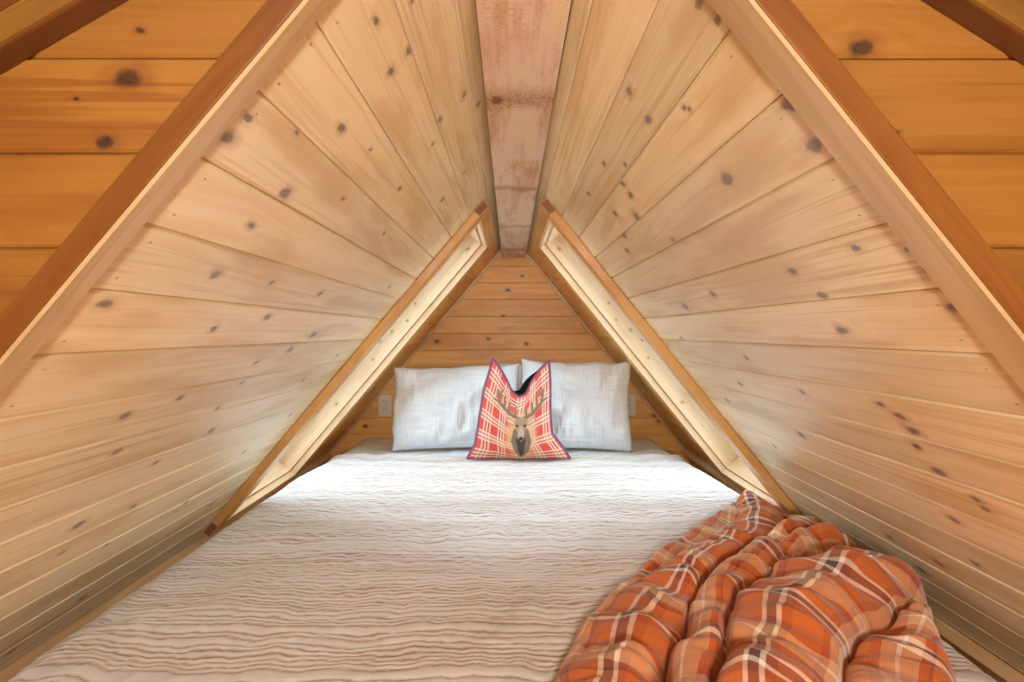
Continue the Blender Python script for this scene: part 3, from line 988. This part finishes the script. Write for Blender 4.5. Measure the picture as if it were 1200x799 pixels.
antl = np.full(U.shape, 9.0)
for s in (-1, 1):
    for pa, pb, w_ in (((0.012, 0.062), (0.050, 0.082), .007), ((0.050, 0.082), (0.088, 0.125), .0065), ((0.088, 0.125), (0.096, 0.175), .006), ((0.050, 0.082), (0.046, 0.122), .005), ((0.070, 0.10), (0.066, 0.148), .005), ((0.088, 0.128), (0.112, 0.142), .0045), ((0.024, 0.068), (0.020, 0.104), .005), ((0.092, 0.15), (0.076, 0.176), .0045)):
        antl = np.minimum(antl, seg_d(gx * s, gz, pa, pb) / w_)
paint(antl < 1.25, (0.40, 0.25, 0.14), 0.85)
paint(antl < 0.75, (0.17, 0.10, 0.06), 0.85)
paint(poly_in(gx, gz, [(-0.030, 0.02), (0.030, 0.02), (0.044, -0.03), (0.034, -0.07), (0.012, -0.098), (-0.006, -0.10), (-0.026, -0.075), (-0.042, -0.03)]), (0.20, 0.13, 0.09))
paint(poly_in(gx, gz, [(-0.022, -0.02), (0.02, -0.015), (0.012, -0.085), (0.0, -0.098), (-0.012, -0.07)]), (0.055, 0.04, 0.035))
for s in (-1, 1):
    paint(poly_in(gx * s, gz, [(0.018, 0.045), (0.060, 0.066), (0.066, 0.054), (0.030, 0.030)]), (0.42, 0.27, 0.16))
    paint(poly_in(gx * s, gz, [(0.026, 0.043), (0.055, 0.060), (0.058, 0.054), (0.032, 0.038)]), (0.66, 0.48, 0.33))
paint(poly_in(gx, gz, [(-0.024, 0.058), (0.0, 0.068), (0.024, 0.058), (0.025, 0.035), (0.017, 0.005), (0.013, -0.022), (0.0, -0.032), (-0.013, -0.022), (-0.017, 0.005), (-0.025, 0.035)]), (0.36, 0.235, 0.15))
paint(np.hypot(gx / 0.011, (gz - 0.002) / 0.03) < 1, (0.50, 0.36, 0.25))
paint(np.hypot(gx / 0.010, (gz + 0.020) / 0.008) < 1, (0.05, 0.035, 0.03))
for s in (-1, 1):
    paint(np.hypot((gx * s - 0.0165) / 0.0055, (gz - 0.032) / 0.005) < 1, (0.03, 0.02, 0.018))
# purple hem
hem = np.minimum(np.minimum(U, 1 - U), (1 - V))
paint(hem < 0.022, (0.25, 0.075, 0.125), 0.9)
me, q = grid_mesh('front', CX, CY, CZ)
at = me.attributes.new('print', 'FLOAT_COLOR', 'POINT')
at.data.foreach_set('color', np.concatenate([col, np.ones(U.shape + (1,))], -1).ravel())
o = link('front_panel', me, M['cushion'], cush); o['label'] = 'red tartan front with a brown stag head print'
U2, V2, BXs, BZs = coons(TOPB)
ed2 = (np.clip(1 - np.abs(2 * U2 - 1) ** 2.6, 0, 1) * np.clip(1 - np.abs(2 * V2 - 1) ** 2.6, 0, 1)) ** 0.55
chop2 = np.exp(-((U2 - 0.5) / 0.2) ** 2) * sstep(0.6, 1.0, V2)
BYs = ed2 * 0.055 + 0.03 * chop2 + BZs * LEAN
me, q = grid_mesh('back', BXs[:, ::-1], BYs[:, ::-1], BZs[:, ::-1])
o = link('back_panel', me, M['darkback'], cush); o['label'] = 'dark green back cloth'
# piping along sides and bottom
cu = bpy.data.curves.new('piping', 'CURVE'); cu.dimensions = '3D'; cu.bevel_depth = 0.0042; cu.bevel_resolution = 2
ring = LEFT[::-1] + BOT[1:] + RIGHT[1:] + TOP[::-1][1:-1]
sp = cu.splines.new('POLY'); ring = ring[::3]; sp.points.add(len(ring) - 1); sp.use_cyclic_u = True
for p, (x_, z_) in zip(sp.points, ring):
    dz = 0.0
    uu = 0.0
    p.co = (x_, z_ * LEAN - (0.022 * math.exp(-((x_ - 0.005) / 0.05) ** 2) if z_ > 0.24 else 0), z_, 1)
tmp = bpy.data.objects.new('tmp', cu); COL.objects.link(tmp)
dg = bpy.context.evaluated_depsgraph_get()
pm = bpy.data.meshes.new_from_object(tmp.evaluated_get(dg))
bpy.data.objects.remove(tmp)
o = link('piping', pm, M['piping'], cush, True); o['label'] = 'purple piped edge'


# ------------------------------------------------------------------ rust plaid throw, bunched up on the bed
XL = np.array([(0.40, -0.06), (0.50, -0.02), (0.60, 0.035), (0.69, 0.068), (0.783, 0.105), (0.875, 0.155), (0.964, 0.225), (1.082, 0.335), (1.212, 0.465), (1.339, 0.60), (1.46, 0.735), (1.53, 0.80)])
XR = np.array([(0.40, 0.54), (0.50, 0.575), (0.60, 0.615), (0.70, 0.675), (0.78, 0.732), (0.86, 0.80), (0.92, 0.845), (0.98, 0.855), (1.06, 0.855), (1.15, 0.86), (1.25, 0.865), (1.36, 0.87), (1.46, 0.872), (1.53, 0.862)])
LOBES = [  # crest points (x, Y), half width, height, uv offset
    ([(0.02, 0.42), (0.127, 0.625), (0.185, 0.757), (0.268, 0.861), (0.433, 1.018), (0.618, 1.187), (0.74, 1.33), (0.80, 1.46)], 0.075, 0.060, (0.02, 0.055)),
    ([(0.15, 0.42), (0.249, 0.611), (0.31, 0.735), (0.405, 0.861), (0.545, 0.998), (0.70, 1.110), (0.80, 1.19)], 0.066, 0.088, (0.11, 0.14)),
    ([(0.24, 0.42), (0.345, 0.600), (0.425, 0.715), (0.545, 0.826), (0.68, 0.905), (0.765, 0.932)], 0.105, 0.118, (0.05, 0.055)),
    ([(0.42, 0.42), (0.53, 0.60), (0.62, 0.70), (0.72, 0.795), (0.78, 0.86)], 0.095, 0.075, (0.13, 0.17)),
    ([(0.62, 1.05), (0.74, 1.08), (0.81, 1.06)], 0.065, 0.085, (0.07, 0.01)),
    ([(0.72, 1.40), (0.79, 1.34), (0.83, 1.25)], 0.065, 0.050, (0.03, 0.10)),
]
nR, nC = 400, 310
yr = np.linspace(0.42, 1.525, nR)
xl = np.interp(yr, XL[:, 0], XL[:, 1]); xr = np.interp(yr, XR[:, 0], XR[:, 1])
for arr in (xl, xr):
    for _ in range(60): arr[1:-1] = (arr[:-2] + 2 * arr[1:-1] + arr[2:]) / 4
xl = xl + 0.008 * vnoise(yr * 22, yr * 0, 51)
xr = xr + 0.012 * vnoise(yr * 14, yr * 0, 52)
q01 = np.linspace(0, 1, nC)
BXg = xl[:, None] + (xr - xl)[:, None] * q01
BYg = np.repeat(yr[:, None], nC, 1) + 0.010 * vnoise(BXg * 8, BXg * 0, 53) * sstep(1.35, 1.52, yr)[:, None]


def lobe_coords(pts, x, y):
    best = np.full(x.shape, 9.0); U_ = np.zeros(x.shape); V_ = np.zeros(x.shape)
    acc = 0.0
    P = smooth_curve(pts, 40, 4)
    for p0_, p1_ in zip(P[:-1], P[1:]):
        dx, dy = p1_[0] - p0_[0], p1_[1] - p0_[1]
        L = math.hypot(dx, dy)
        t_ = np.clip(((x - p0_[0]) * dx + (y - p0_[1]) * dy) / L ** 2, 0, 1)
        ex, ey = x - p0_[0] - t_ * dx, y - p0_[1] - t_ * dy
        d_ = np.hypot(ex, ey); sg = np.sign(dx * ey - dy * ex)
        m_ = d_ < best
        best = np.where(m_, d_, best); U_ = np.where(m_, acc + t_ * L, U_); V_ = np.where(m_, d_ * sg, V_)
        acc += L
    return best, U_, V_


lob = []
Hs = []; Hb = []
for pts, w_, h_, off in LOBES:
    d_, U_, V_ = lobe_coords(pts, BXg + 0.022 * vnoise(BXg * 8, BYg * 8, 73) + 0.008 * vnoise(BXg * 20, BYg * 20, 74), BYg + 0.022 * vnoise(BXg * 8, BYg * 8, 75) + 0.008 * vnoise(BXg * 20, BYg * 20, 76))
    wv = w_ * (1 + 0.22 * vnoise(U_ * 9, U_ * 0 + h_ * 50, 61))
    hv = h_ * (1 - 0.45 * sstep(1.05, 1.45, BYg)) * (1 + 0.20 * vnoise(U_ * 7, U_ * 0 + w_ * 70, 62))
    pr = np.sqrt(np.clip(1 - (d_ / wv) ** 2, 0, 1)) * hv
    # puckers running across the roll
    pk = 0.012 * vnoise(U_ * 30 + V_ * 9, V_ * 7, 63) + 0.0065 * vnoise(U_ * 70 + V_ * 16, V_ * 12, 64)
    pr = pr + pk * np.clip(pr / h_, 0, 1)
    Hs.append(pr); Hb.append(np.sqrt(np.clip(1 - (d_ / w_) ** 2, 0, 1)) * h_)
    va = np.clip(V_ / wv, -0.98, 0.98)
    lob.append((U_ + off[0] + 0.010 * vnoise(U_ * 20, V_ * 20, 65), np.arcsin(va) * wv * 1.1 + np.where(np.abs(V_) > wv * 0.98, V_ - np.sign(V_) * wv * 0.98, 0) + off[1]))
Hs = np.stack(Hs)
base_h = 0.022 + 0.012 * vnoise(BXg * 12, BYg * 12, 66) + 0.006 * vnoise(BXg * 30, BYg * 30, 67)
Hm = np.maximum(Hs.max(0), base_h)
Hb = np.stack(Hb)
which = Hb.argmax(0)
srt = np.sort(Hb, 0)
crease = np.exp(-((srt[-1] - srt[-2]) / 0.010) ** 2) * sstep(0.012, 0.035, srt[-2])
Hm = Hm - 0.026 * crease
Hm = Hm + 0.010 * vnoise(BXg * 15 - BYg * 6, BYg * 13 + BXg * 9, 72) * sstep(0.02, 0.05, Hm) + 0.006 * vnoise(BXg * 26 + BYg * 9, BYg * 24 - BXg * 8, 71) * sstep(0.02, 0.05, Hm)
Hm = np.maximum(Hm, 0.012)
# soften the creases a touch
for _ in range(2):
    Hm[1:-1, 1:-1] = (Hm[1:-1, 1:-1] * 4 + Hm[:-2, 1:-1] + Hm[2:, 1:-1] + Hm[1:-1, :-2] + Hm[1:-1, 2:]) / 8
wx = (xr - xl)[:, None]
de = np.minimum(np.minimum(q01[None] * wx, (1 - q01[None]) * wx), np.minimum((1.525 - BYg), BYg - 0.41))
ef = np.sqrt(np.clip(1 - (1 - np.clip(de / 0.030, 0, 1)) ** 2, 0, 1))
xx_, bz = bed_profile(np.clip(BXg - BX, 0, 0.827), 0.835, ZT + 0.016, 0.062, FLOOR + 0.02)
BZg = bz - 0.006 + Hm * ef + 0.004 * (1 - ef)
BZg -= 0.10 * (1 - sstep(0.42, 0.50, BYg)) ** 2
me, q = grid_mesh('throw', BXg, BYg, BZg)
uvl = me.uv_layers.new(name='plaid')
fl = which.ravel()[q[:, 0]]
uvs = np.zeros((len(q), 4, 2))
for i, (lu, lv) in enumerate(lob):
    s_ = fl == i
    uvs[s_, :, 0] = lu.ravel()[q[s_]]; uvs[s_, :, 1] = lv.ravel()[q[s_]]
uvl.data.foreach_set('uv', uvs.ravel())
throw = link('throw_blanket', me, M['plaid'])
tag(throw, 'rust orange plaid throw blanket bunched up in folds on the quilt', 'blanket')


# ------------------------------------------------------------------ wall outlets
def outlet(x_, z_, label):
    root = empty('wall_outlet', (x_, BACK - 0.0008, z_))
    tag(root, label, 'outlet', 'outlets on the gable wall')
    mb = MB(); mb.box(-0.036, 0.036, -0.006, 0.0, -0.058, 0.058)
    mb.build('cover_plate', M['outlet'], root, bevel=0.002)
    for zz in (-0.021, 0.021):
        mb = MB()
        pts = [(0.017 * math.cos(a_), zz + 0.0155 * max(-0.85, min(0.85, math.sin(a_)))) for a_ in np.linspace(0, 2 * math.pi, 20, endpoint=False)]
        mb.prism_xz(pts, -0.0085, -0.0058)
        s = mb.build('socket', M['outlet'], root)
        for sx in (-0.006, 0.006):
            m2 = MB(); m2.box(sx - 0.0013, sx + 0.0013, -0.0092, -0.0084, zz - 0.001, zz + 0.008); m2.build('slot', M['slot'], s)
    mb = MB(); mb.box(-0.0022, 0.0022, -0.0072, -0.0058, -0.0022, 0.0022); mb.build('screw', M['slot'], root)


outlet(-0.690, -0.405, 'cream wall outlet fully visible beside the pillow on the gable wall')
outlet(0.655, -0.402, 'cream wall outlet mostly hidden by the pillow in front')

# ------------------------------------------------------------------ added globe fill lamp, unseen behind the viewer, to brighten the slopes
lamp = empty('fill_lamp', (BXc, -0.64, 0.4620))
tag(lamp, 'globe fill lamp added on the ridge beam to brighten the slopes, out of view', 'lamp')


def lathe(name, prof, mat, parent, n=28):
    v = []; f = []
    for r_, z_ in prof:
        for i in range(n):
            a_ = 2 * math.pi * i / n; v.append((r_ * math.cos(a_), r_ * math.sin(a_), z_))
    for j in range(len(prof) - 1):
        for i in range(n):
            f.append((j * n + i, j * n + (i + 1) % n, (j + 1) * n + (i + 1) % n, (j + 1) * n + i))
    me = mesh(name, v, f)
    return link(name, me, mat, parent, True)


lathe('canopy', [(0.0005, 0.0), (0.045, 0.0), (0.045, -0.012), (0.006, -0.02), (0.0005, -0.02)], M['metal'], lamp)
lathe('cord', [(0.0005, -0.018), (0.003, -0.018), (0.003, -0.25), (0.0005, -0.25)], M['metal'], lamp, 10)
lathe('lamp_holder', [(0.0005, -0.245), (0.02, -0.245), (0.024, -0.29), (0.0005, -0.29)], M['metal'], lamp)
gr = 0.09
lathe('globe', [(max(0.0005, gr * math.sin(a_)), -0.285 - gr + gr * math.cos(a_)) for a_ in np.linspace(0.0, math.pi, 18)], M['globe'], lamp)
